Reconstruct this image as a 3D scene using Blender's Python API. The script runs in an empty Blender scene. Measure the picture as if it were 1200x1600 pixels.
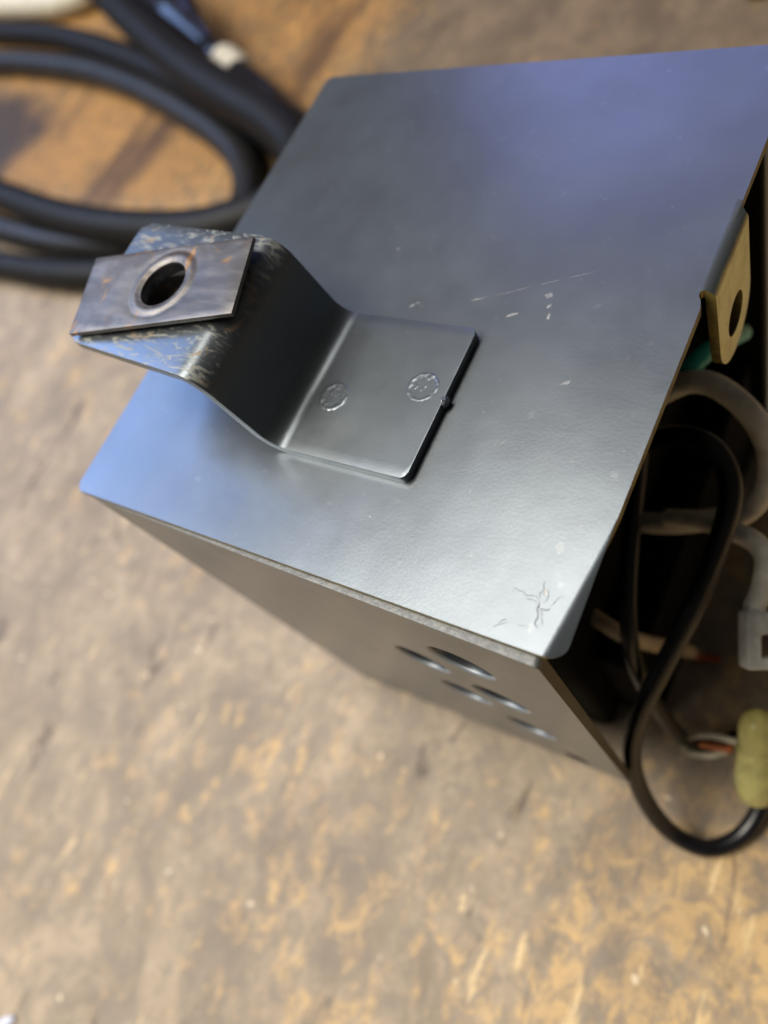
import bpy, bmesh, math, random
from mathutils import Vector, Matrix, noise

random.seed(7)
S = 0.0008            # metres per modelling unit (the case is about 56 mm wide)
H = 88.0              # height of the case top above the bench, in units
scn = bpy.context.scene
col = scn.collection

# ------------------------------------------------------------------ camera
cam_d = bpy.data.cameras.new('camera')
cam = bpy.data.objects.new('camera', cam_d)
col.objects.link(cam)
right = Vector((0.81687536, 0.42163668, -0.39362058))
down = Vector((0.23393807, -0.86593313, -0.4420778))
fwd = Vector((-0.52724532, 0.26903962, -0.80599631))
m = Matrix((right, -down, -fwd)).transposed().to_4x4()
m.translation = Vector((90.729, -13.712, 67.884 + H)) * S
cam.matrix_world = m
cam_d.sensor_fit = 'VERTICAL'
cam_d.sensor_height = 36.0
cam_d.lens = 36.0 * 1230.5 / 1600
cam_d.clip_start = 0.001
cam_d.clip_end = 50
cam_d.dof.use_dof = True
cam_d.dof.focus_distance = 82 * S
cam_d.dof.aperture_fstop = 19.0
scn.camera = cam

# ------------------------------------------------------------------ light
scn.view_settings.view_transform = 'Standard'
scn.view_settings.look = 'None'
scn.view_settings.exposure = 0.12
scn.view_settings.gamma = 1.0
world = bpy.data.worlds.new('World')
scn.world = world
world.use_nodes = True
bg = world.node_tree.nodes['Background']
bg.inputs[0].default_value = (1.0, 0.93, 0.85, 1)
bg.inputs[1].default_value = 0.042


def lamp(name, az, el, dist, sx, sy, power, color):
    d = bpy.data.lights.new(name, 'AREA')
    d.shape = 'RECTANGLE'
    d.size, d.size_y = sx, sy
    d.energy = power
    d.color = color
    o = bpy.data.objects.new(name, d)
    col.objects.link(o)
    a, e = math.radians(az), math.radians(el)
    v = Vector((math.cos(a) * math.cos(e), math.sin(a) * math.cos(e), math.sin(e)))
    o.location = Vector((35 * S, 30 * S, H * S)) + v * dist
    o.rotation_euler = (-v).to_track_quat('-Z', 'Y').to_euler()
    return o


lamp('room_light', 214, 57, 1.5, 1.0, 0.8, 33.0, (1.0, 0.93, 0.80))
lamp('window_light', 174, 32, 1.1, 0.60, 0.42, 4.4, (0.32, 0.51, 1.0))
lamp('far_window_light', 112, 33, 1.6, 0.6, 0.45, 2.2, (0.36, 0.40, 1.0))
lamp('ceiling_light', 152, 71, 1.3, 0.58, 0.42, 7.0, (1.0, 0.94, 0.84))


# ------------------------------------------------------------------ node helpers
class NT:
    def __init__(self, name):
        self.m = bpy.data.materials.new(name)
        self.m.use_nodes = True
        self.t = self.m.node_tree
        self.b = self.t.nodes['Principled BSDF']
        self.co = self.n('ShaderNodeTexCoord').outputs['Object']

    def n(self, kind, **kw):
        nd = self.t.nodes.new(kind)
        for k, v in kw.items():
            setattr(nd, k, v)
        return nd

    def link(self, a, b):
        self.t.links.new(a, b)

    def put(self, sock, v):
        if isinstance(v, bpy.types.NodeSocket):
            self.link(v, sock)
        else:
            sock.default_value = v

    def mapping(self, rot=(0, 0, 0), scale=(1, 1, 1), src=None):
        mp = self.n('ShaderNodeMapping')
        self.link(src or self.co, mp.inputs[0])
        mp.inputs['Rotation'].default_value = rot
        mp.inputs['Scale'].default_value = scale
        return mp.outputs[0]

    def noise(self, scale, detail=4, rough=0.55, vec=None, dist=0.0):
        nd = self.n('ShaderNodeTexNoise')
        self.link(vec or self.co, nd.inputs['Vector'])
        nd.inputs['Scale'].default_value = scale
        nd.inputs['Detail'].default_value = detail
        nd.inputs['Roughness'].default_value = rough
        nd.inputs['Distortion'].default_value = dist
        return nd.outputs[0]

    def ramp(self, fac, lo, hi, inv=False):
        r = self.n('ShaderNodeMapRange')
        r.interpolation_type = 'SMOOTHSTEP'
        self.link(fac, r.inputs[0])
        r.inputs[1].default_value, r.inputs[2].default_value = lo, hi
        r.inputs[3].default_value, r.inputs[4].default_value = (1, 0) if inv else (0, 1)
        return r.outputs[0]

    def math(self, op, a, b=0.0):
        nd = self.n('ShaderNodeMath', operation=op)
        self.put(nd.inputs[0], a)
        self.put(nd.inputs[1], b)
        return nd.outputs[0]

    def mix(self, fac, a, b):
        nd = self.n('ShaderNodeMix', data_type='RGBA')
        self.put(nd.inputs[0], fac)
        self.put(nd.inputs[6], a if isinstance(a, bpy.types.NodeSocket) else (*a, 1))
        self.put(nd.inputs[7], b if isinstance(b, bpy.types.NodeSocket) else (*b, 1))
        return nd.outputs[2]

    def bump(self, h, dist, strength=1.0, normal=None):
        nd = self.n('ShaderNodeBump')
        self.link(h, nd.inputs['Height'])
        nd.inputs['Distance'].default_value = dist
        nd.inputs['Strength'].default_value = strength
        if normal:
            self.link(normal, nd.inputs['Normal'])
        return nd.outputs[0]

    def sep(self):
        s = self.n('ShaderNodeSeparateXYZ')
        self.link(self.co, s.inputs[0])
        return s.outputs

    def set(self, color=None, rough=None, metal=None, normal=None, **kw):
        if color is not None:
            self.put(self.b.inputs['Base Color'], color if isinstance(color, bpy.types.NodeSocket) else (*color, 1))
        if rough is not None:
            self.put(self.b.inputs['Roughness'], rough)
        if metal is not None:
            self.put(self.b.inputs['Metallic'], metal)
        if normal is not None:
            self.link(normal, self.b.inputs['Normal'])
        for k, v in kw.items():
            self.put(self.b.inputs[k], v)
        return self.m


PAINT = (0.155, 0.176, 0.196)


def paint_material(name, zinc_below=None, scuffs_above=None):
    t = NT(name)
    big = t.noise(70, 3)
    c = t.mix(t.ramp(big, 0.3, 0.7), tuple(v * 0.92 for v in PAINT), tuple(v * 1.08 for v in PAINT))
    speck = t.ramp(t.noise(900, 2, 0.5), 0.69, 0.74)
    c = t.mix(t.math('MULTIPLY', speck, 0.18), c, (0.33, 0.34, 0.33))
    rough = t.math('ADD', t.math('MULTIPLY', t.noise(260, 4), 0.08), 0.265)
    smear = t.ramp(t.noise(85, 5, 0.7, t.mapping((0, 0, 0.6), (1, 0.45, 1)), 1.0), 0.40, 0.68)
    rough = t.math('ADD', rough, t.math('MULTIPLY', smear, 0.02))
    metal = 0.78
    grain = t.noise(3400, 3, 0.6)
    wavy = t.noise(150, 2)
    nrm = t.bump(wavy, 0.00004, 1.0)
    nrm = t.bump(grain, 0.0000060, 1.0, nrm)
    if scuffs_above is not None:
        z = t.sep()[2]
        zone = t.ramp(z, scuffs_above, scuffs_above + 0.0012)
        sw = t.noise(330, 5, 0.7, t.mapping((0, 0, 0.5), (1, 3.2, 1)), 1.6)
        sc = t.math('MULTIPLY', t.ramp(sw, 0.51, 0.60), zone)
        c = t.mix(t.math('MULTIPLY', sc, 0.6), c, (0.30, 0.30, 0.25))
        ru = t.math('MULTIPLY', t.ramp(t.noise(420, 4, 0.7, None, 0.8), 0.57, 0.66), zone)
        c = t.mix(t.math('MULTIPLY', ru, 0.6), c, (0.30, 0.20, 0.10))
        rough = t.math('ADD', rough, t.math('MULTIPLY', t.math('ADD', sc, ru), 0.2))
        metal = t.math('SUBTRACT', metal, t.math('MULTIPLY', t.math('ADD', sc, ru), 0.35))
    if zinc_below is not None:
        z = t.math('ADD', t.sep()[2], t.math('MULTIPLY', t.math('SUBTRACT', t.noise(500, 3), 0.5), 0.0008))
        zn = t.ramp(z, zinc_below - 0.0005, zinc_below + 0.0005, True)
        zc = t.mix(t.ramp(t.noise(300, 4, 0.7), 0.4, 0.7), (0.86, 0.86, 0.40), (0.66, 0.60, 0.24))
        c = t.mix(zn, c, zc)
        metal = t.math('ADD', t.math('MULTIPLY', zn, -0.5), 0.78)
    return t.set(c, rough, metal, nrm)


def zinc_material():
    t = NT('yellow_zinc_plate')
    c = t.mix(t.ramp(t.noise(400, 4, 0.7), 0.4, 0.7), (0.22, 0.19, 0.06), (0.09, 0.06, 0.03))
    return t.set(c, 0.42, 0.6, t.bump(t.noise(1500, 2), 0.00002))


def cut_edge_material():
    t = NT('rough_cut_edge')
    n1 = t.noise(2600, 3, 0.7)
    c = t.mix(t.ramp(n1, 0.35, 0.68), (0.115, 0.12, 0.125), (0.175, 0.18, 0.178))
    rust = t.ramp(t.noise(260, 4, 0.7), 0.66, 0.72)
    c = t.mix(rust, c, (0.12, 0.05, 0.025))
    return t.set(c, 0.5, 0.5, t.bump(n1, 0.00005))


def steel_material():
    t = NT('bare_spring_steel')
    st = t.noise(300, 4, 0.6, t.mapping((0, 0, -0.25), (0.6, 2.5, 1)))
    c = t.mix(t.ramp(st, 0.35, 0.65), (0.120, 0.115, 0.115), (0.185, 0.175, 0.168))
    blotch = t.ramp(t.noise(160, 4, 0.65), 0.52, 0.66)
    c = t.mix(t.math('MULTIPLY', blotch, 0.7), c, (0.105, 0.09, 0.08))
    ru = t.ramp(t.noise(300, 5, 0.75, None, 0.7), 0.56, 0.68)
    c = t.mix(t.math('MULTIPLY', ru, 0.85), c, (0.38, 0.20, 0.07))
    return t.set(c, t.math('ADD', t.math('MULTIPLY', st, 0.2), 0.38), 0.75, t.bump(st, 0.00003))


def chip_material():
    t = NT('chipped_paint')
    c = t.mix(t.ramp(t.noise(1500, 3), 0.4, 0.6), (0.19, 0.20, 0.21), (0.30, 0.305, 0.30))
    return t.set(c, 0.4, 0.4, t.bump(t.noise(2500, 2), 0.00003))


def bench_material():
    t = NT('worn_bench_wood')
    rot = math.radians(-14)
    g = t.mapping((0, 0, rot), (1.0, 0.62, 1.0))
    g2 = t.mapping((0, 0, rot), (1.0, 0.20, 1.0))
    xyz = t.sep()
    base_n = t.noise(70, 7, 0.72, g, 0.6)
    c = t.mix(t.ramp(base_n, 0.32, 0.68), (0.180, 0.140, 0.100), (0.380, 0.298, 0.208))
    # the finish is rubbed through most behind and to the right of where the case stands
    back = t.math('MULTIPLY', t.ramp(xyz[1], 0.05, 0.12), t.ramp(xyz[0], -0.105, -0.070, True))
    place = t.math('MAXIMUM', back, t.math('MULTIPLY', t.ramp(xyz[0], 0.022, 0.075), 1.0))
    zone = t.noise(13, 3, 0.5)
    lift = t.math('ADD', t.math('MULTIPLY', t.math('SUBTRACT', zone, 0.52), 0.5), t.math('MULTIPLY', t.math('SUBTRACT', place, 0.35), 0.17))
    worn = t.noise(250, 7, 0.75, g, 0.5)
    wsum = t.math('ADD', worn, lift)
    c = t.mix(t.math('MULTIPLY', t.ramp(wsum, 0.47, 0.64), 0.85), c, (0.57, 0.375, 0.165))
    # greyish film rubbed into the surface, coarse and fine
    film = t.noise(210, 6, 0.74, None, 0.9)
    c = t.mix(t.math('MULTIPLY', t.ramp(film, 0.47, 0.58), 0.60), c, (0.205, 0.170, 0.135))
    film2 = t.noise(28, 6, 0.7, None, 0.8)
    c = t.mix(t.math('MULTIPLY', t.ramp(film2, 0.50, 0.66), 0.45), c, (0.160, 0.127, 0.102))
    # pale raised-fibre flecks, bright pin marks, small dark scars and long smears
    fl = t.noise(230, 5, 0.65, g2, 0.4)
    c = t.mix(t.math('MULTIPLY', t.ramp(t.math('ADD', fl, t.math('MULTIPLY', lift, 0.3)), 0.62, 0.69), 0.85), c, (0.70, 0.52, 0.28))
    pk = t.noise(330, 3, 0.5, None, 0.3)
    c = t.mix(t.math('MULTIPLY', t.ramp(pk, 0.70, 0.73), 0.8), c, (0.72, 0.60, 0.42))
    dk = t.noise(150, 5, 0.66, g2, 1.2)
    c = t.mix(t.math('MULTIPLY', t.ramp(dk, 0.61, 0.69), 0.75), c, (0.070, 0.048, 0.034))
    sm = t.noise(22, 4, 0.55, g2, 0.3)
    c = t.mix(t.math('MULTIPLY', t.ramp(sm, 0.53, 0.64), t.math('ADD', t.math('MULTIPLY', back, 0.75), 0.08)), c, (0.080, 0.050, 0.034))
    # light falling off towards the far part, painted in as a darker, browner tint
    falloff = t.ramp(t.math('ADD', xyz[1], t.math('MULTIPLY', t.math('SUBTRACT', zone, 0.5), 0.10)), 0.055, 0.125)
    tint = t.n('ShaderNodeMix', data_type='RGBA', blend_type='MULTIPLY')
    t.put(tint.inputs[0], falloff)
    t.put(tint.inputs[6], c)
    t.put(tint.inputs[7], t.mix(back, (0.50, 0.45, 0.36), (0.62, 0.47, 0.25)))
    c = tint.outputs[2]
    # shadow beside the coil, painted dark into the bench colour
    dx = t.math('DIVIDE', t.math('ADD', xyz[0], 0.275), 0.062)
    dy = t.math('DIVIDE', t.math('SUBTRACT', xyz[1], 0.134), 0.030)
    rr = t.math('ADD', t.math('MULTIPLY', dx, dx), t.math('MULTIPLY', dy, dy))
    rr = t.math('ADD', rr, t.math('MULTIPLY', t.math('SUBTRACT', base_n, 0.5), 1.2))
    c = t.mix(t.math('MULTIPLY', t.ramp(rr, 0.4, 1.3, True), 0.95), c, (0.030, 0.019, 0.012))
    rough = t.math('ADD', t.math('MULTIPLY', film, 0.25), 0.46)
    nrm = t.bump(t.noise(60, 5, 0.6, g), 0.0006, 0.5)
    nrm = t.bump(t.noise(420, 4, 0.6, g2), 0.00022, 0.4, nrm)
    return t.set(c, rough, 0.0, nrm, **{'Specular IOR Level': 0.4})


def plastic(name, color, rough=0.4, bump=0.00004, scale=400, **kw):
    t = NT(name)
    n1 = t.noise(scale, 4)
    dk = tuple(v * 0.72 for v in color)
    c = t.mix(t.ramp(n1, 0.35, 0.65), dk, color)
    r = t.math('ADD', t.math('MULTIPLY', t.noise(120, 4), 0.2), rough - 0.1)
    return t.set(c, r, 0.0, t.bump(n1, bump), **kw)


M = dict(
    cover=paint_material('satin_grey_paint_and_zinc', zinc_below=(H - 1.1) * S),
    paint=paint_material('satin_grey_paint'),
    bracket=paint_material('scuffed_grey_paint', scuffs_above=(H + 11.2) * S),
    zinc=zinc_material(), edge=cut_edge_material(), steel=steel_material(), chip=chip_material(),
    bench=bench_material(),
    shade_black=plastic('black_painted_shade', (0.003, 0.003, 0.003), 0.8, **{'Specular IOR Level': 0.08}),  # near-black that paints in the shade inside the case
    rubber=plastic('black_rubber', (0.006, 0.0055, 0.005), 0.55, 0.00010, 160, **{'Specular IOR Level': 0.20}),
    rubber_grey=plastic('dusty_grey_rubber', (0.016, 0.015, 0.014), 0.42, 0.00010, 160, **{'Specular IOR Level': 0.35}),
    black_wire=plastic('black_vinyl', (0.006, 0.006, 0.009), 0.32),
    white_wire=plastic('off_white_vinyl', (0.90, 0.85, 0.74), 0.4),
    beige_wire=plastic('beige_vinyl', (0.62, 0.50, 0.36), 0.45),
    green_wire=plastic('green_vinyl', (0.03, 0.55, 0.46), 0.30),
    nylon=plastic('grey_nylon', (0.66, 0.66, 0.62), 0.4),
    shiny=plastic('glossy_black_plastic', (0.014, 0.014, 0.018), 0.2),
    cream=plastic('cream_plastic', (0.62, 0.57, 0.44), 0.45),
    copper=plastic('bare_copper', (0.75, 0.28, 0.12), 0.35),
    clear=plastic('yellow_clear_vinyl', (1.0, 0.93, 0.38), 0.12, **{'Transmission Weight': 0.6, 'IOR': 1.4}),
    crimp=plastic('tinned_metal', (0.35, 0.36, 0.38), 0.35),
    tin=plastic('pale_shaving', (0.66, 0.70, 0.85), 0.35),
)
M['brown'] = plastic('brown_stained_edge', (0.045, 0.030, 0.016), 0.5)
M['rim'] = NT('pale_rim').set((0.26, 0.29, 0.33), 0.48, 0.5)  # paler than the paint around the openings
M['copper'].node_tree.nodes['Principled BSDF'].inputs['Metallic'].default_value = 0.8
M['crimp'].node_tree.nodes['Principled BSDF'].inputs['Metallic'].default_value = 0.8


# ------------------------------------------------------------------ object helpers
def B(x, y, z):
    """case coordinates (z = 0 on the top cover) to metres"""
    return Vector((x, y, z + H)) * S


def link_mesh(name, bm, mats, parent=None, angle=35, mods=(), recalc=True, flat_over=None):
    me = bpy.data.meshes.new(name)
    if recalc:
        bmesh.ops.recalc_face_normals(bm, faces=bm.faces)
    bm.to_mesh(me)
    bm.free()
    for mt in (mats if isinstance(mats, (list, tuple)) else [mats]):
        me.materials.append(mt)
    o = bpy.data.objects.new(name, me)
    col.objects.link(o)
    for kind, kw in mods:
        md = o.modifiers.new(kind.lower(), kind)
        for k, v in kw.items():
            setattr(md, k, v)
    if mods:
        dg = bpy.context.evaluated_depsgraph_get()
        new = bpy.data.meshes.new_from_object(o.evaluated_get(dg))
        o.modifiers.clear()
        o.data = new
        new.name = name
        bpy.data.meshes.remove(me)
        me = new
    me.polygons.foreach_set('use_smooth', [True] * len(me.polygons))
    me.set_sharp_from_angle(angle=math.radians(angle))
    if flat_over:
        for pg in me.polygons:
            if pg.area > flat_over * S * S or abs(pg.normal.z) > 0.99999:
                pg.use_smooth = False
    if parent is not None:
        root = parent
        o.parent = parent
        w = Vector((0, 0, 0))
        while root is not None:
            w += root.location
            root = root.parent
        # keep the mesh in world metres; the object undoes the root's offset
        o.location = -w
    return o


def tag(o, label=None, category=None, group=None, kind=None):
    for k, v in (('label', label), ('category', category), ('group', group), ('kind', kind)):
        if v:
            o[k] = v
    return o


def empty(name, loc, label, category, group=None):
    o = bpy.data.objects.new(name, None)
    o.empty_display_size = 0.01
    o.location = loc
    col.objects.link(o)
    return tag(o, label, category, group)


def bevel(w, seg=3, ang=40):
    return ('BEVEL', dict(width=w * S, segments=seg, limit_method='ANGLE', angle_limit=math.radians(ang)))


def catmull(pts, step):
    P = [Vector(p) for p in pts]
    P = [P[0] * 2 - P[1]] + P + [P[-1] * 2 - P[-2]]
    out = []
    for i in range(1, len(P) - 2):
        a, b, c, d = P[i - 1:i + 3]
        n = max(3, int((c - b).length / step))
        for k in range(n):
            t = k / n
            out.append(0.5 * ((2 * b) + (c - a) * t + (2 * a - 5 * b + 4 * c - d) * t * t + (3 * b - a - 3 * c + d) * t ** 3))
    out.append(P[-2])
    return out


def tube(pts, radius, n=16, step=None, caps=True, bm=None):
    """pts in case coordinates; radius in units or a list sampled along the path"""
    bm = bm or bmesh.new()
    r0 = radius if not isinstance(radius, (list, tuple)) else max(radius)
    path = catmull(pts, step or max(0.8, r0 * 0.6))
    tang = [(path[min(i + 1, len(path) - 1)] - path[max(i - 1, 0)]).normalized() for i in range(len(path))]
    u = tang[0].orthogonal().normalized()
    rings = []
    for i, (p, t) in enumerate(zip(path, tang)):
        u = (u - t * u.dot(t)).normalized()
        v = t.cross(u)
        if isinstance(radius, (list, tuple)):
            f = i / (len(path) - 1) * (len(radius) - 1)
            k = min(int(f), len(radius) - 2)
            r = radius[k] + (radius[k + 1] - radius[k]) * (f - k)
        else:
            r = radius
        rings.append([bm.verts.new(B(*(p + (u * math.cos(a) + v * math.sin(a)) * r)))
                      for a in (2 * math.pi * j / n for j in range(n))])
    for a, b in zip(rings, rings[1:]):
        for j in range(n):
            bm.faces.new((a[j], a[(j + 1) % n], b[(j + 1) % n], b[j]))
    if caps:
        bm.faces.new(rings[0][::-1])
        bm.faces.new(rings[-1])
    return bm


def circle(cx, cy, r, n=40):
    return [(cx + r * math.cos(2 * math.pi * i / n), cy + r * math.sin(2 * math.pi * i / n)) for i in range(n)]


def arc(cx, cy, r, a0, a1, n=10):
    return [(cx + r * math.cos(math.radians(a0 + (a1 - a0) * i / n)), cy + r * math.sin(math.radians(a0 + (a1 - a0) * i / n)))
            for i in range(n + 1)]


def flat(outline, holes=()):
    """a flat filled outline with round openings, in units in the xy plane"""
    bm = bmesh.new()
    for loop in [outline] + list(holes):
        vs = [bm.verts.new((x, y, 0)) for x, y in loop]
        for a, b in zip(vs, vs[1:] + vs[:1]):
            bm.edges.new((a, b))
    bmesh.ops.triangle_fill(bm, use_beauty=True, use_dissolve=False, edges=bm.edges[:])
    for f in bm.faces:
        if f.normal.z < 0:
            f.normal_flip()
    return bm


def cut(bm, p, nrm):
    bmesh.ops.bisect_plane(bm, geom=bm.verts[:] + bm.edges[:] + bm.faces[:], plane_co=p, plane_no=nrm, dist=1e-5)


def box(x0, x1, y0, y1, z0, z1, bm=None):
    bm = bm or bmesh.new()
    vs = [bm.verts.new(B(x, y, z)) for x in (x0, x1) for y in (y0, y1) for z in (z0, z1)]
    for f in ((0, 1, 3, 2), (4, 6, 7, 5), (0, 4, 5, 1), (2, 3, 7, 6), (0, 2, 6, 4), (1, 5, 7, 3)):
        bm.faces.new([vs[i] for i in f])
    return bm


# ------------------------------------------------------------------ the bench
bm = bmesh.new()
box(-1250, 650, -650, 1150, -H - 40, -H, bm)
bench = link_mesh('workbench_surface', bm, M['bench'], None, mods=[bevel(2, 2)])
tag(bench, 'worn brown wooden workbench top with golden bare patches', kind='structure')

# ------------------------------------------------------------------ the case
case = empty('metal_case', Vector((35 * S, 38 * S, 0)),
             'open-sided dark grey painted metal case with a Z bracket on its top', 'metal box')

# top cover: flat sheet, drooping front right corner, one ear bent down on the right
TH = 1.1
BX, BR = 69.4, 1.4
Q = BR * math.pi / 2
outline = ([(0.9, 0.0)] + [(68.0, 0.0)] + arc(68.2, 1.8, 1.8, -80, 0, 6) +
           [(70.0, 39.2), (69.75, 40.1), (69.35, 40.8), (69.38, 41.3), (69.7, 41.5)] +
           [(80.9, 41.5)] + arc(80.9, 47.1, 5.6, -85, 85, 22) + [(80.9, 52.7), (70.7, 52.7), (70.2, 53.0), (70.0, 53.6)] +
           [(70.0, 76.6), (69.2, 77.5), (0.8, 77.5), (0.0, 76.8), (0.0, 1.0)])
bm = flat(outline, [circle(80.7, 47.15, 2.65, 28)])
for i in range(12):
    cut(bm, (BX + Q * i / 10, 0, 0), (1, 0, 0))
fa, fb = Vector((68.45, 0.0)), Vector((69.2, 6.0))
fd = (fb - fa).normalized()
fn = Vector((fd.y, -fd.x))
for o_ in (-0.3, -0.1, 0.1, 0.3):
    cut(bm, (fa.x + fn.x * o_, fa.y + fn.y * o_, 0), (fn.x, fn.y, 0))


def cover_map(x, y):
    z = 0.0
    if y > 41.2 and y < 53.3 and x > BX:
        s = x - BX
        q = Q
        if s < q:
            return BX + BR * math.sin(s / BR), y, BR * math.cos(s / BR) - BR
        return BX + BR, y, -BR - (s - q)
    d = (Vector((x, y)) - fa).dot(fn) + 0.3
    if d > 0 and y < 20:
        z -= 0.50 * (d * d / 1.2 if d < 0.6 else d - 0.3)
    return x, y, z


for v in bm.verts:
    v.co = B(*cover_map(v.co.x, v.co.y))
bm.normal_update()
me_cover = link_mesh('top_cover', bm, [M['cover'], M['zinc']], case, 30,
                     mods=[('SOLIDIFY', dict(thickness=TH * S, offset=-1.0, use_even_offset=True,
                                             material_offset=1, material_offset_rim=1)), bevel(0.34, 3, 55)], recalc=False, flat_over=12)

# front panel: trapezoid sheet with six round openings
PT = 1.35
holes = [(45.1, -25.5, 3.75), (54.4, -16.0, 4.05), (46.4, -40.3, 3.85), (54.5, -32.1, 4.0), (54.0, -50.2, 3.8), (58.5, -64.2, 2.05)]
out = ([(2.6, -1.25), (67.2, -1.25)] + arc(67.2, -1.9, 0.65, 80, 0, 4) + [(66.7, -65.6)] +
       arc(65.4, -66.0, 1.3, 0, -75, 5) + [(4.6, -87.6), (2.9, -87.9), (2.5, -87.2)])
RR = 0.42                                       # punched roll-over round each opening


def front_y(x, depth):
    return -0.95 + (68 - x) / 66 * 0.9 + depth


def loop_verts(bm, loop, depth):
    return [bm.verts.new((x, y, depth)) for x, y in loop]


bm = bmesh.new()
NH = 48
for depth, grow in ((0.0, RR), (PT, 0.0)):
    fb_ = flat(out, [circle(a, b, r + grow * min(1, r / 3.7) ** 2, NH) for a, b, r in holes])
    tmp = bpy.data.meshes.new('tmp')
    for v in fb_.verts:
        v.co.z = depth
    fb_.to_mesh(tmp)
    fb_.free()
    bm.from_mesh(tmp)
    bpy.data.meshes.remove(tmp)
n0 = len(bm.faces)


def strip(a, b, mi, closed=True):
    n = len(a)
    for j in range(n):
        f = bm.faces.new((a[j], a[(j + 1) % n], b[(j + 1) % n], b[j]))
        f.material_index = mi


rims = [loop_verts(bm, out, 0.0), loop_verts(bm, out, PT)]
strip(rims[0], rims[1], 1)
for f in bm.faces:
    if f.material_index == 1 and f.calc_center_median().y < -3:
        f.material_index = 2
for a, b, r in holes:
    rr_ = RR * min(1, r / 3.7) ** 2
    loops = []
    for k in range(6):
        q = math.radians(90 * k / 5)
        loops.append(loop_verts(bm, circle(a, b, r + rr_ * (1 - math.sin(q)), NH), rr_ * (1 - math.cos(q))))
    loops.append(loop_verts(bm, circle(a, b, r, NH), PT))
    for k, (p_, q_) in enumerate(zip(loops, loops[1:])):
        strip(p_, q_, 4 if r < 3 and k > 1 else (3 if k < 5 else 0))  # wall of the smallest opening painted black to stand for shade
bmesh.ops.remove_doubles(bm, verts=bm.verts[:], dist=1e-4)
for v in bm.verts:
    v.co = B(v.co.x, front_y(v.co.x, v.co.z), v.co.y)
link_mesh('front_panel', bm, [M['paint'], M['edge'], M['brown'], M['rim'], M['shade_black']], case, 30, mods=[bevel(0.2, 2, 60)], flat_over=0.8)

link_mesh('left_panel', box(1.2, 2.6, 2.0, 75.2, -H + .05, -TH - .05), [M['paint']], case, mods=[bevel(0.3)])
link_mesh('back_panel', box(2.8, 66.5, 75.4, 76.9, -H + .05, -TH - .05), [M['paint']], case, mods=[bevel(0.3)])
link_mesh('shade_block', box(5, 57, 9, 75.2, -H + .1, -4), [M['shade_black']], case, mods=[bevel(1.5)])  # added black block that makes the inside of the case dark

link_mesh('low_shade_block', box(57.1, 64.5, 14, 73, -H + .1, -56), [M['shade_black']], case, mods=[bevel(0.8)])  # another added block, blacking out the lower part of the opening
link_mesh('shade_sheet', box(57.1, 66.2, 73.6, 75.3, -H + .1, -1.5), [M['shade_black']], case, mods=[bevel(0.3)])  # added black sheet, darkens the inside of the back panel

# Z bracket: profile swept along y
BT = 1.25


def bracket_profile():
    # top-surface profile (x, z), from the raised left end down to the welded foot
    zt, zb = 14.0, BT
    p = [(2.1 + (23.0 - 2.1) * i / 14, zt) for i in range(15)]
    R1, R2, lean = 3.6, 3.0, 78
    p += [(23.0 + R1 * math.sin(math.radians(a)), zt - R1 + R1 * math.cos(math.radians(a)))
          for a in [lean * i / 9 for i in range(1, 10)]]
    x1, z1 = p[-1]
    zc = zb + R2
    z2 = zc - R2 * math.cos(math.radians(lean))
    L = (z1 - z2) / math.sin(math.radians(lean))
    x2 = x1 + L * math.cos(math.radians(lean))
    for i in range(1, 4):
        p.append((x1 + (x2 - x1) * i / 4, z1 + (z2 - z1) * i / 4))
    xc = x2 + R2 * math.sin(math.radians(lean))
    p += [(xc - R2 * math.sin(math.radians(a)), zc - R2 * math.cos(math.radians(a))) for a in [lean - lean * i / 9 for i in range(10)]]
    xe = p[-1][0]
    n = 10
    p += [(xe + (46.9 - xe) * i / n, zb) for i in range(1, n + 1)]
    p += [(47.2, zb), (47.5, zb), (47.7, zb)]
    return p


prof = bracket_profile()
bm = bmesh.new()
NY = 14
top, bot = [], []
for i, (x, z) in enumerate(prof):
    a = prof[max(i - 1, 0)]
    b = prof[min(i + 1, len(prof) - 1)]
    t = Vector((b[0] - a[0], b[1] - a[1])).normalized()
    nrm = Vector((-t.y, t.x))
    y0, y1 = 12.7, 32.6
    if x < 26:
        k = (26 - x) / 24
        y0 += 1.9 * k
        y1 += 0.9 * k
    de = min(47.7 - x, x - 2.1) if x > 40 or x < 6 else 9
    rc = 0.9
    ins = rc - math.sqrt(max(0, rc * rc - max(0, rc - de) ** 2)) if de < rc else 0
    y0 += ins
    y1 -= ins
    tr, br = [], []
    for j in range(NY + 1):
        f = j / NY
        y = y0 + (y1 - y0) * f
        dz = 0.06 * noise.noise(Vector((x * .12, y * .12, 3.0)))
        tr.append(bm.verts.new(B(x, y, z + dz)))
        br.append(bm.verts.new(B(x - nrm.x * BT * .98, y, z - nrm.y * BT * .98 + dz * .2)))
    top.append(tr)
    bot.append(br)
for i in range(len(prof) - 1):
    for j in range(NY):
        bm.faces.new((top[i][j], top[i + 1][j], top[i + 1][j + 1], top[i][j + 1]))
        bm.faces.new((bot[i][j], bot[i][j + 1], bot[i + 1][j + 1], bot[i + 1][j]))
    bm.faces.new((top[i][0], bot[i][0], bot[i + 1][0], top[i + 1][0]))
    bm.faces.new((top[i][NY], top[i + 1][NY], bot[i + 1][NY], bot[i][NY]))
for e in (0, len(prof) - 1):
    for j in range(NY):
        bm.faces.new((top[e][j], top[e][j + 1], bot[e][j + 1], bot[e][j]))
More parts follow.
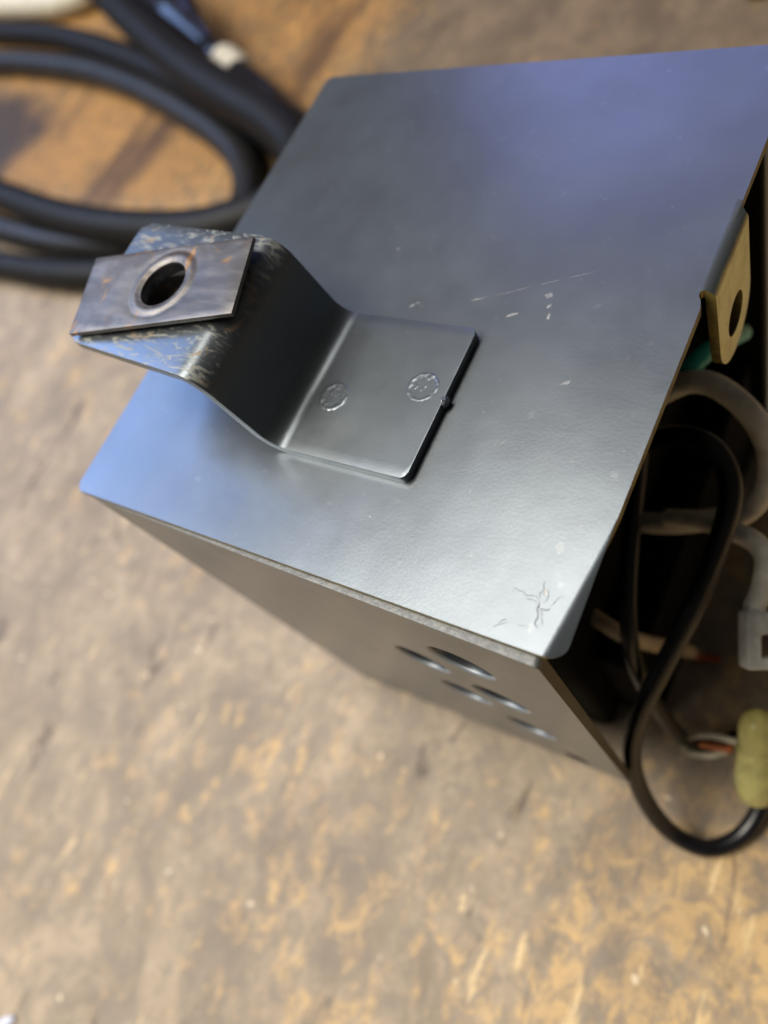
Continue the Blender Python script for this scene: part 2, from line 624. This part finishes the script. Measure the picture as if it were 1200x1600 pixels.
# opening for the screw, cut with a drum that is removed afterwards
cb = bmesh.new()
bmesh.ops.create_cone(cb, cap_ends=True, segments=40, radius1=4.3 * S, radius2=4.3 * S, depth=6 * S,
                      matrix=Matrix.Translation(B(14.2, 23.6, 14 - BT / 2)))
cme = bpy.data.meshes.new('cutter')
cb.to_mesh(cme)
cutter = bpy.data.objects.new('cutter', cme)
col.objects.link(cutter)
bracket = link_mesh('mounting_bracket', bm, [M['bracket']], case, 40,
                    mods=[('BOOLEAN', dict(object=cutter, operation='DIFFERENCE', solver='EXACT')), bevel(0.36, 4, 50)])
bpy.data.objects.remove(cutter)
bpy.data.meshes.remove(cme)


def weld(cx, cy, seed, dented):
    bm = bmesh.new()
    rings, seg = 16, 56
    R = 2.35
    c = None
    rows = []
    for i in range(rings + 1):
        r = R * i / rings
        row = []
        for j in range(seg):
            a = 2 * math.pi * j / seg
            q = r / R
            x, y = r * math.cos(a), r * math.sin(a)
            nz = noise.fractal(Vector((x * 2.1 + seed, y * 2.1, seed)), 0.6, 2.0, 4)
            rim = math.exp(-((q - 0.80 - 0.08 * noise.noise(Vector((math.cos(a) * 1.5, math.sin(a) * 1.5, seed * 2)))) / 0.11) ** 2)
            side = 0.5 + 0.5 * math.cos(a - (-0.9 if dented else 1.9))
            h = 0.015 + rim * (0.010 + 0.055 * side) * (0.7 + 0.8 * nz) + math.exp(-(q / 0.8) ** 4) * (0.05 * nz - 0.045)
            fade = max(0, min(1, (1 - q) / 0.22))
            h = h * fade - 0.10 * (1 - fade) + 0.03 * fade
            row.append(bm.verts.new(B(cx + x * (1 + .06 * noise.noise(Vector((math.cos(a) * 2, math.sin(a) * 2, seed)))), cy + y, BT + h)))
        rows.append(row)
    for a, b in zip(rows[1:], rows[2:]):
        for j in range(seg):
            bm.faces.new((a[j], b[j], b[(j + 1) % seg], a[(j + 1) % seg]))
    bm.faces.new(rows[1])
    bmesh.ops.delete(bm, geom=rows[0], context='VERTS')
    return link_mesh('weld_spot', bm, [M['paint']], bracket, 60)


weld(33.6, 20.7, 3.1, True)
weld(44.5, 24.0, 8.7, False)
# little lip squeezed out past the edge of the foot beside the second weld
bm = bmesh.new()
bmesh.ops.create_uvsphere(bm, u_segments=20, v_segments=12, radius=1.0)
for v in bm.verts:
    n_ = 1 + .25 * noise.noise(v.co * 2.2)
    x, y, z = v.co * n_
    k = Vector((x * .75, y * .95))
    v.co = B(47.62 + k.x * 0.8, 22.9 + k.y * 0.85, 0.72 + z * 0.62)
link_mesh('weld_lip', bm, [M['paint']], bracket, 60)

# clip-on nut plate with a formed hole, resting skewed on the bracket
corners = [(-1.06, 26.43, 15.0), (3.34, 14.82, 15.0), (27.94, 20.52, 15.75), (24.41, 31.04, 15.75)]
hc = (14.25, 23.55)


def nut_z(x, y):
    z = 15.0 + (x - 1) / 25 * 0.72
    d = math.hypot(x - hc[0], y - hc[1])
    if d < 5.2:
        z += 0.15 * math.exp(-((d - 4.1) / 0.5) ** 2) - 0.12 * math.exp(-((d - 4.9) / 0.3) ** 2) - (0.12 if d < 3.6 else 0)
    return z


bm = flat([(c[0], c[1]) for c in corners], [circle(hc[0], hc[1], r, 56) for r in (3.25,)])
bm.free()
bm = bmesh.new()
seg = 72
radii = [3.25, 3.4, 3.6, 3.8, 4.0, 4.2, 4.4, 4.6, 4.9, 5.2]
rows = []
for r in radii:
    rows.append([bm.verts.new((hc[0] + r * math.cos(2 * math.pi * j / seg), hc[1] + r * math.sin(2 * math.pi * j / seg), 0)) for j in range(seg)])


def hit(a):
    """distance from the hole centre to the plate outline along angle a"""
    d = Vector((math.cos(a), math.sin(a)))
    best = 1e9
    P = [Vector(c[:2]) for c in corners]
    for p, q in zip(P, P[1:] + P[:1]):
        e = q - p
        den = d.x * e.y - d.y * e.x
        if abs(den) < 1e-9:
            continue
        w = p - Vector(hc)
        t = (w.x * e.y - w.y * e.x) / den
        s = (w.x * d.y - w.y * d.x) / den
        if t > 0 and -1e-6 <= s <= 1 + 1e-6:
            best = min(best, t)
    return best


angs = [2 * math.pi * j / seg for j in range(seg)]
for c in corners:                       # snap the nearest spoke to each corner
    a = math.atan2(c[1] - hc[1], c[0] - hc[0]) % (2 * math.pi)
    j = round(a / (2 * math.pi) * seg) % seg
    angs[j] = a
for f in (0.35, 0.7, 1.0):
    row = []
    for a in angs:
        L = hit(a)
        r = 5.2 + (L - 5.2) * f if L > 5.2 else 5.2 + 0.01 * f
        row.append(bm.verts.new((hc[0] + r * math.cos(a), hc[1] + r * math.sin(a), 0)))
    rows.append(row)
for a, b in zip(rows, rows[1:]):
    for j in range(seg):
        bm.faces.new((a[j], b[j], b[(j + 1) % seg], a[(j + 1) % seg]))
for v in bm.verts:
    v.co = B(v.co.x, v.co.y, nut_z(v.co.x, v.co.y))
nut = link_mesh('nut_plate', bm, [M['steel']], bracket, 50,
                mods=[('SOLIDIFY', dict(thickness=0.55 * S, offset=-1.0)), bevel(0.12, 2, 60)], recalc=False)
bm = flat([(-0.4, 25.6), (3.6, 15.6), (23.5, 20.2), (21.0, 29.6)], [circle(hc[0], hc[1], 2.9, 40)])
for v in bm.verts:
    v.co = B(v.co.x, v.co.y, 11.6)
link_mesh('nut_plate_leaf', bm, [M['steel']], bracket, 50, mods=[('SOLIDIFY', dict(thickness=0.7 * S, offset=-1.0))])


# paint damage on the cover: blister with ridges, chips and hairline scratches
def ridge(pts, r, bm):
    tube([(x, y, z) for x, y, z in pts], [r * 0.3] + [r] * 4 + [r * 0.3], 8, 0.15, True, bm)


def wobble(a, b, n, amp):
    out = []
    for i in range(n + 1):
        t = i / n
        out.append((a[0] + (b[0] - a[0]) * t + random.uniform(-amp, amp), a[1] + (b[1] - a[1]) * t + random.uniform(-amp, amp), -0.02))
    return out


bm = bmesh.new()
for pts, r in [([(66.05, 4.75), (65.75, 5.05), (65.3, 5.15), (64.9, 4.95), (64.55, 5.0), (64.2, 5.25), (63.85, 5.1), (63.4, 5.3), (63.25, 4.85)], .075),
               ([(65.9, 4.45), (65.5, 4.75), (65.1, 4.7), (64.8, 4.5)], .06),
               ([(66.05, 4.75), (66.2, 4.3), (66.15, 3.9), (66.45, 3.5), (66.5, 3.1), (66.4, 2.75), (66.65, 2.4), (67.0, 2.45)], .10),
               ([(66.35, 3.9), (66.75, 3.75), (66.8, 3.3), (67.05, 3.0), (67.0, 2.6)], .06),
               ([(66.3, 3.85), (66.6, 4.15), (67.05, 4.15), (67.3, 4.4)], .085), ([(67.1, 4.6), (67.45, 5.1), (67.55, 5.5), (68.0, 5.9)], .05),
               ([(66.1, 4.9), (65.85, 5.4), (66.0, 5.9), (65.8, 6.4), (65.85, 6.8)], .06), ([(66.5, 4.6), (66.7, 5.2), (66.55, 5.9), (66.1, 6.2)], .05),
               ([(66.3, 2.1), (65.7, 2.15), (65.2, 1.9), (64.8, 2.0)], .045), ([(64.1, 1.95), (63.6, 1.6), (63.3, 1.55), (62.8, 1.05)], .06),
               ([(63.8, 2.15), (63.4, 1.95), (63.2, 1.5)], .06)]:
    ridge([(x + random.uniform(-.05, .05), y + random.uniform(-.05, .05), -0.012) for x, y in pts], r * 0.66, bm)
link_mesh('paint_blister', bm, [M['paint']], me_cover, 60)


def fleck(bm, cx, cy, lx, ly, ang, z=0.012):
    n = 12
    vs = []
    for i in range(n):
        a = 2 * math.pi * i / n
        k = 1 + random.uniform(-.35, .35)
        x, y = lx * k * math.cos(a), ly * k * math.sin(a)
        c, s = math.cos(ang), math.sin(ang)
        vs.append(bm.verts.new(B(cx + x * c - y * s, cy + x * s + y * c, z)))
    lo = [bm.verts.new(v.co - Vector((0, 0, 0.03 * S))) for v in vs]
    bm.faces.new(vs)
    for i in range(n):
        bm.faces.new((vs[i], lo[i], lo[(i + 1) % n], vs[(i + 1) % n]))


bm = bmesh.new()
for cx, cy, lx, ly, a in [(53.5, 39.0, .45, .30, .3), (54.1, 37.5, .42, .24, 1.0), (54.6, 36.1, .5, .16, 1.9), (59.7, 28.2, .62, .26, .7),
                          (36.9, 35.6, .5, .13, .8), (37.4, 36.0, .35, .12, .6), (66.15, 4.3, .16, .30, 0.2), (66.3, 5.75, .22, .30, .2),
                          (66.45, 3.4, .10, .30, 0.1), (66.8, 4.05, .25, .07, .3), (50.2, 35.8, .6, .2, .5), (47.2, 26.2, .1, .08, 0), (55.2, 19.6, .55, .05, 1.0),
                          (55.9, 19.9, .5, .04, 1.0), (57.9, 20.4, .25, .04, .4), (52.2, 23.0, .12, .08, .3), (45.0, 8.0, .14, .09, 0),
                          (68.2, 21.6, .15, .1, 0), (30.5, 44.0, .3, .1, .4), (61.8, 24.4, .16, .05, .9), (67.0, 13.0, .35, .04, .5)]:
    fleck(bm, cx, cy, lx, ly, a)
for k in range(9):
    fleck(bm, random.uniform(12, 68), random.uniform(2, 36), random.uniform(.04, .10), random.uniform(.03, .07), random.uniform(0, 3))
for a, b, w in [((44.3, 37.2), (46.2, 37.9), .065), ((47.2, 38.3), (51.2, 40.1), .03), ((51.6, 40.2), (54.4, 41.5), .035), ((54.8, 41.6), (57.6, 42.8), .03)]:
    A, Bv = Vector(a), Vector(b)
    d = (Bv - A)
    fleck(bm, *((A + Bv) / 2), d.length / 2, w, math.atan2(d.y, d.x))
ch = link_mesh('paint_chips', bm, [M['chip']], me_cover, 30)
tag(ch, kind='stuff')

# ------------------------------------------------------------------ wiring at the open side
def wire(name, pts, r, mat, label, cat, group=None, n=16):
    o = link_mesh(name, tube(pts, r, n), [mat], None, 60)
    return tag(o, label, cat, group)


wire('insulated_wire', [(56.3, 47.5, -35.5), (60.8, 50.8, -31.2), (63.3, 52.2, -28.6), (64.3, 56.2, -30.5), (65.3, 66.6, -40.0)], 1.35,
     M['green_wire'], 'short green wire seen behind the yellow ear of the case', 'wire')
wire('insulated_wire', [(54.9, 45.9, -35.2), (61.0, 49.0, -30.7), (65.5, 49.3, -28.6), (70.0, 47.9, -29.5), (73.7, 45.4, -31.5), (75.7, 42.7, -35.0),
                        (75.6, 39.5, -38.5), (73.5, 37.2, -41.6), (69.3, 36.4, -44.1), (63.3, 36.4, -48.8), (57.6, 36.9, -52.4)], 1.65,
     M['white_wire'], 'thick off-white wire looping out of the open side of the case', 'wire')
wire('insulated_wire', [(56.0, 41.7, -37.3), (63.6, 41.0, -30.1), (68.2, 40.1, -28.5), (71.3, 38.2, -29.9), (73.0, 34.9, -32.1), (72.8, 29.6, -36.2),
                        (71.4, 22.6, -42.6), (69.0, 15.3, -49.7), (66.8, 8.8, -56.6), (65.9, 3.4, -65.1), (67.8, -1.0, -74.2), (72.5, -4.2, -82.0),
                        (78.5, -4.1, -85.9), (82.8, 0.3, -86.3), (84.3, 6.2, -84.0), (83.1, 11.2, -80.3)], 1.5,
     M['black_wire'], 'long black wire curling down onto the bench into the yellow connector', 'wire')
wire('insulated_wire', [(57.6, 42.5, -38.1), (60.8, 28.0, -40.1), (62.9, 19.0, -44.4), (64.7, 14.0, -52.2), (67.3, 11.7, -67.1), (70.9, 10.9, -82.2), (74.5, 13, -86.6), (80, 18, -86.6)], 1.3,
     M['black_wire'], 'thinner black wire hanging straight down inside the open side', 'wire')
wire('insulated_wire', [(52.1, 20.5, -50.5), (57.2, 18.5, -49.6), (61.3, 17.7, -51.2), (63.9, 18.6, -55.2), (65.7, 21.1, -63.0), (66.2, 23.7, -71.1), (67, 26, -80)], 1.25,
     M['beige_wire'], 'beige wire crossing behind the black wires near the front corner', 'wire')

cn = empty('wire_connector', B(80, 21.5, -H), 'grey plastic wire connector at the end of a bent off-white wire', 'connector')
link_mesh('lead', tube([(62.9, 36.4, -47.2), (68.8, 35.3, -42.8), (73.2, 34.1, -41.1), (76.4, 33.2, -41.1), (78.2, 31.3, -41.6), (78.7, 27.7, -43.2), (78.4, 24.9, -44.0)], 1.45),
          [M['white_wire']], cn, 60)
# housing: an open frame whose near wall and lower wall face the camera
u = Vector((79.1 - 77.2, 17.2 - 23.9, -46.9 + 43.5)); L = u.length; u.normalize()
w = Vector((80.8 - 77.2, 25.8 - 23.9, -45.2 + 43.5)).normalized()
w = (w - u * w.dot(u)).normalized()
d_ = u.cross(w)
O = Vector((77.2, 23.9, -43.5))


def obox(a0, a1, b0, b1, c0, c1):
    bm = bmesh.new()
    vs = [bm.verts.new(B(*(O + u * a + w * b + d_ * c))) for a in (a0, a1) for b in (b0, b1) for c in (c0, c1)]
    for f in ((0, 1, 3, 2), (4, 6, 7, 5), (0, 4, 5, 1), (2, 3, 7, 6), (0, 2, 6, 4), (1, 5, 7, 3)):
        bm.faces.new([vs[i] for i in f])
    return bm


bm = obox(0, L, 0, 9.5, -1.6, 1.6)
cb = obox(3.0, L - 1.5, 2.0, 8.0, -5, 5)
cme = bpy.data.meshes.new('cutter'); bmesh.ops.recalc_face_normals(cb, faces=cb.faces); cb.to_mesh(cme); cb.free()
cutter = bpy.data.objects.new('cutter', cme); col.objects.link(cutter)
link_mesh('housing', bm, [M['nylon']], cn, 40, mods=[('BOOLEAN', dict(object=cutter, operation='DIFFERENCE', solver='EXACT')), bevel(0.45, 3)])
bpy.data.objects.remove(cutter); bpy.data.meshes.remove(cme)
link_mesh('latch', obox(-0.9, 0.9, 0.5, 2.6, -1.2, 1.2), [M['nylon']], cn, 40, mods=[bevel(0.4)])

# closed-end crimp: clear yellow sleeve with a metal barrel inside
ax0, ax1 = Vector((81.0, 16.9, -67.3)), Vector((83.4, 6.2, -79.8))
cr = empty('crimp_connector', B(82, 11.5, -H), 'clear yellow crimp connector at the end of the black wire', 'connector')


def along(a, b, ts):
    return [tuple(a + (b - a) * t) for t in ts]


bm = tube(along(ax0, ax1, [0, .05, .12, .3, .5, .62, .75, .9, 1.0]), [0.6, 2.2, 2.8, 2.9, 2.7, 2.9, 3.2, 3.35, 3.2, 2.6], 24, 0.5)
link_mesh('sleeve', bm, [M['clear']], cr, 60)
link_mesh('collar', tube(along(ax0, ax1, [.40, .42, .45, .47]), [2.7, 3.15, 3.15, 2.7], 24, 0.2), [M['clear']], cr, 60)
link_mesh('barrel', tube(along(ax0, ax1, [.45, .52, .6, .7, .8]), [1.4, 1.6, 1.3, 1.6, 1.4], 18, 0.4), [M['crimp']], cr, 60)
bm = tube([(79.1, 12.8, -75.7), (74.5, 12.6, -77.7), (70.8, 11.0, -79.5), (71.3, 9.2, -81.2), (75.1, 9.9, -80.5), (77.8, 11.2, -77.2)], 0.55, 10)
link_mesh('pale_wire_loop', bm, [M['cream']], cr, 60)
link_mesh('copper_strands', tube([(78.0, 11.4, -76.8), (75.5, 11.2, -78.2), (73.2, 10.9, -79.3)], [.7, .7, .45], 10), [M['copper']], cr, 60)
# stripped red tail lying on the bench behind
wire('insulated_wire', [(66.0, 26.5, -84.0), (67.6, 27.4, -86.6), (69.4, 28.0, -87.1), (71.0, 28.4, -87.1)], 0.7,
     plastic('red_vinyl', (0.55, 0.10, 0.04), 0.4), 'short orange-red wire end lying in the shade on the bench', 'wire')

# ------------------------------------------------------------------ the coiled cable
RC = 5.9
zz = lambda pts: [(x, y, z - H) for x, y, z in pts]
coil = empty('coiled_cable', Vector((-240 * S, 155 * S, 0)), 'thick black rubber cable lying in a loose coil behind the case', 'cable')
up = [(-560, 420, 16), (-432, 341, 20), (-332, 279, 20), (-257, 234, 20), (-212, 207, 20), (-176, 186, 20), (-148, 171, 20), (-125, 160, 20), (-100, 148, 20), (-82, 134, 19.5),
      (-80, 118, 18.5), (-98, 109, 18), (-114, 105.5, 17.8), (-135, 104.5, 17.8), (-163, 105.5, 17.8), (-196, 110, 17.8), (-236, 118, 17.8), (-274, 126, 17.8), (-343, 142, 17.5),
      (-410, 165, 15), (-450, 205, 10), (-445, 240, 8)]
mid = [(-445, 240, 8), (-419, 250, 7), (-370, 242, 6.3), (-315, 233, 6.2), (-265, 219, 6.2), (-224, 205, 6.2), (-184, 189, 6.2), (-155, 176, 6.2), (-131, 165, 6.2), (-106, 152, 6), (-86, 132, 6),
       (-95, 107, 6), (-112, 99, 6), (-142, 95.5, 6), (-167, 92.0, 6), (-192, 91, 6), (-225, 92, 6), (-306, 95, 6), (-380, 112, 6), (-425, 160, 6), (-415, 205, 6)]
low = [(-415, 205, 6), (-395, 216, 6), (-348, 217, 6), (-300, 211, 6), (-255, 202, 6), (-216, 190, 6), (-180, 176, 6), (-145, 160, 6), (-124, 146, 6), (-113, 132, 6),
       (-112, 120, 6), (-126, 111.5, 6), (-146, 107.5, 6), (-174, 105.5, 6), (-205, 106, 6), (-242, 110, 6), (-278, 116, 6), (-344, 128, 6), (-400, 142, 6), (-470, 152, 6), (-540, 152, 6)]
link_mesh('cable_turn', tube(zz(up), [7.6] * 5 + [7.4, 6.4, RC, RC, RC, RC], 22, 4), [M['rubber']], coil, 60)
link_mesh('cable_turn', tube(zz(mid), RC, 20, 4), [M['rubber']], coil, 60)
link_mesh('cable_turn', tube(zz(low), RC, 20, 4), [M['rubber_grey']], coil, 60)

pl = empty('cable_plug', Vector((-190 * S, 209 * S, 0)), 'glossy black moulded plug with a cream band behind the coil', 'plug')
link_mesh('plug_body', tube(zz([(-262, 257, 12), (-237, 241, 12), (-215, 227.5, 12), (-195, 215, 12), (-182.4, 207, 11.5), (-177, 203.6, 11)]), [8.5, 10.5, 11.4, 11.6, 10.6, 7.2, 5.0], 24, 2), [M['shiny']], pl, 60)
link_mesh('plug_neck', tube(zz([(-181.5, 206.5, 11), (-174, 201.4, 10.5), (-166.6, 196.8, 10), (-158.1, 191.3, 10)]), [5.6, 4.6, 5.6, 4.6, 5.4], 18, 1.5), [M['shiny']], pl, 60)
link_mesh('band', tube(zz([(-162.5, 194.6, 10), (-155.2, 189.8, 10), (-148.2, 185.2, 10)]), [6.8, 7.2, 6.8], 20, 1.2), [M['cream']], pl, 60)
link_mesh('tail', tube(zz([(-150.4, 186.6, 10), (-140.8, 180.5, 10), (-126.5, 171.4, 8.5), (-112, 163, 7), (-92, 155, 5.5), (-66, 146, 4.8), (-40, 140, 4.8)]), [6.2, 7.4, 7.0, 5.4, 4.8, 4.6], 18, 2), [M['shiny']], pl, 60)
tag(link_mesh('insulated_cable', tube(zz([(-560, 300, 7), (-475, 284, 7), (-395, 267, 7), (-357, 262, 7), (-326, 259.5, 7), (-306, 268, 7), (-312, 300, 7)]), 7.0, 16, 3), [M['cream']], None, 60),
    'cream coloured cable lying beyond the black coil', 'cable')

# ------------------------------------------------------------------ crumbs at the picture's edges
bm = bmesh.new()
bmesh.ops.create_icosphere(bm, subdivisions=2, radius=1)
for v in bm.verts:
    k = 1 + .3 * noise.noise(v.co * 1.7)
    a = math.radians(50)
    x, y, z = v.co.x * 3.2 * k, v.co.y * 1.0 * k, v.co.z * .55
    v.co = B(-41.5 + x * math.cos(a) - y * math.sin(a), -99.0 + x * math.sin(a) + y * math.cos(a), -H + .5 + z)
tag(link_mesh('metal_shaving', bm, [M['tin']], None, 30), 'small pale metal shaving lying on the bench before the case', 'shaving')
bm = bmesh.new()
bmesh.ops.create_icosphere(bm, subdivisions=2, radius=1)
for v in bm.verts:
    k = 1 + .35 * noise.noise(v.co * 1.4 + Vector((4, 1, 2)))
    v.co = B(31 + v.co.x * 8.5 * k, 218.0 + v.co.y * 3.2 * k + v.co.x * 2.2, -H + 1.6 + v.co.z * 2.0)
tag(link_mesh('dark_scrap', bm, [M['rubber_grey']], None, 30), 'dark grey scrap lying on the bench far behind the case', 'scrap')
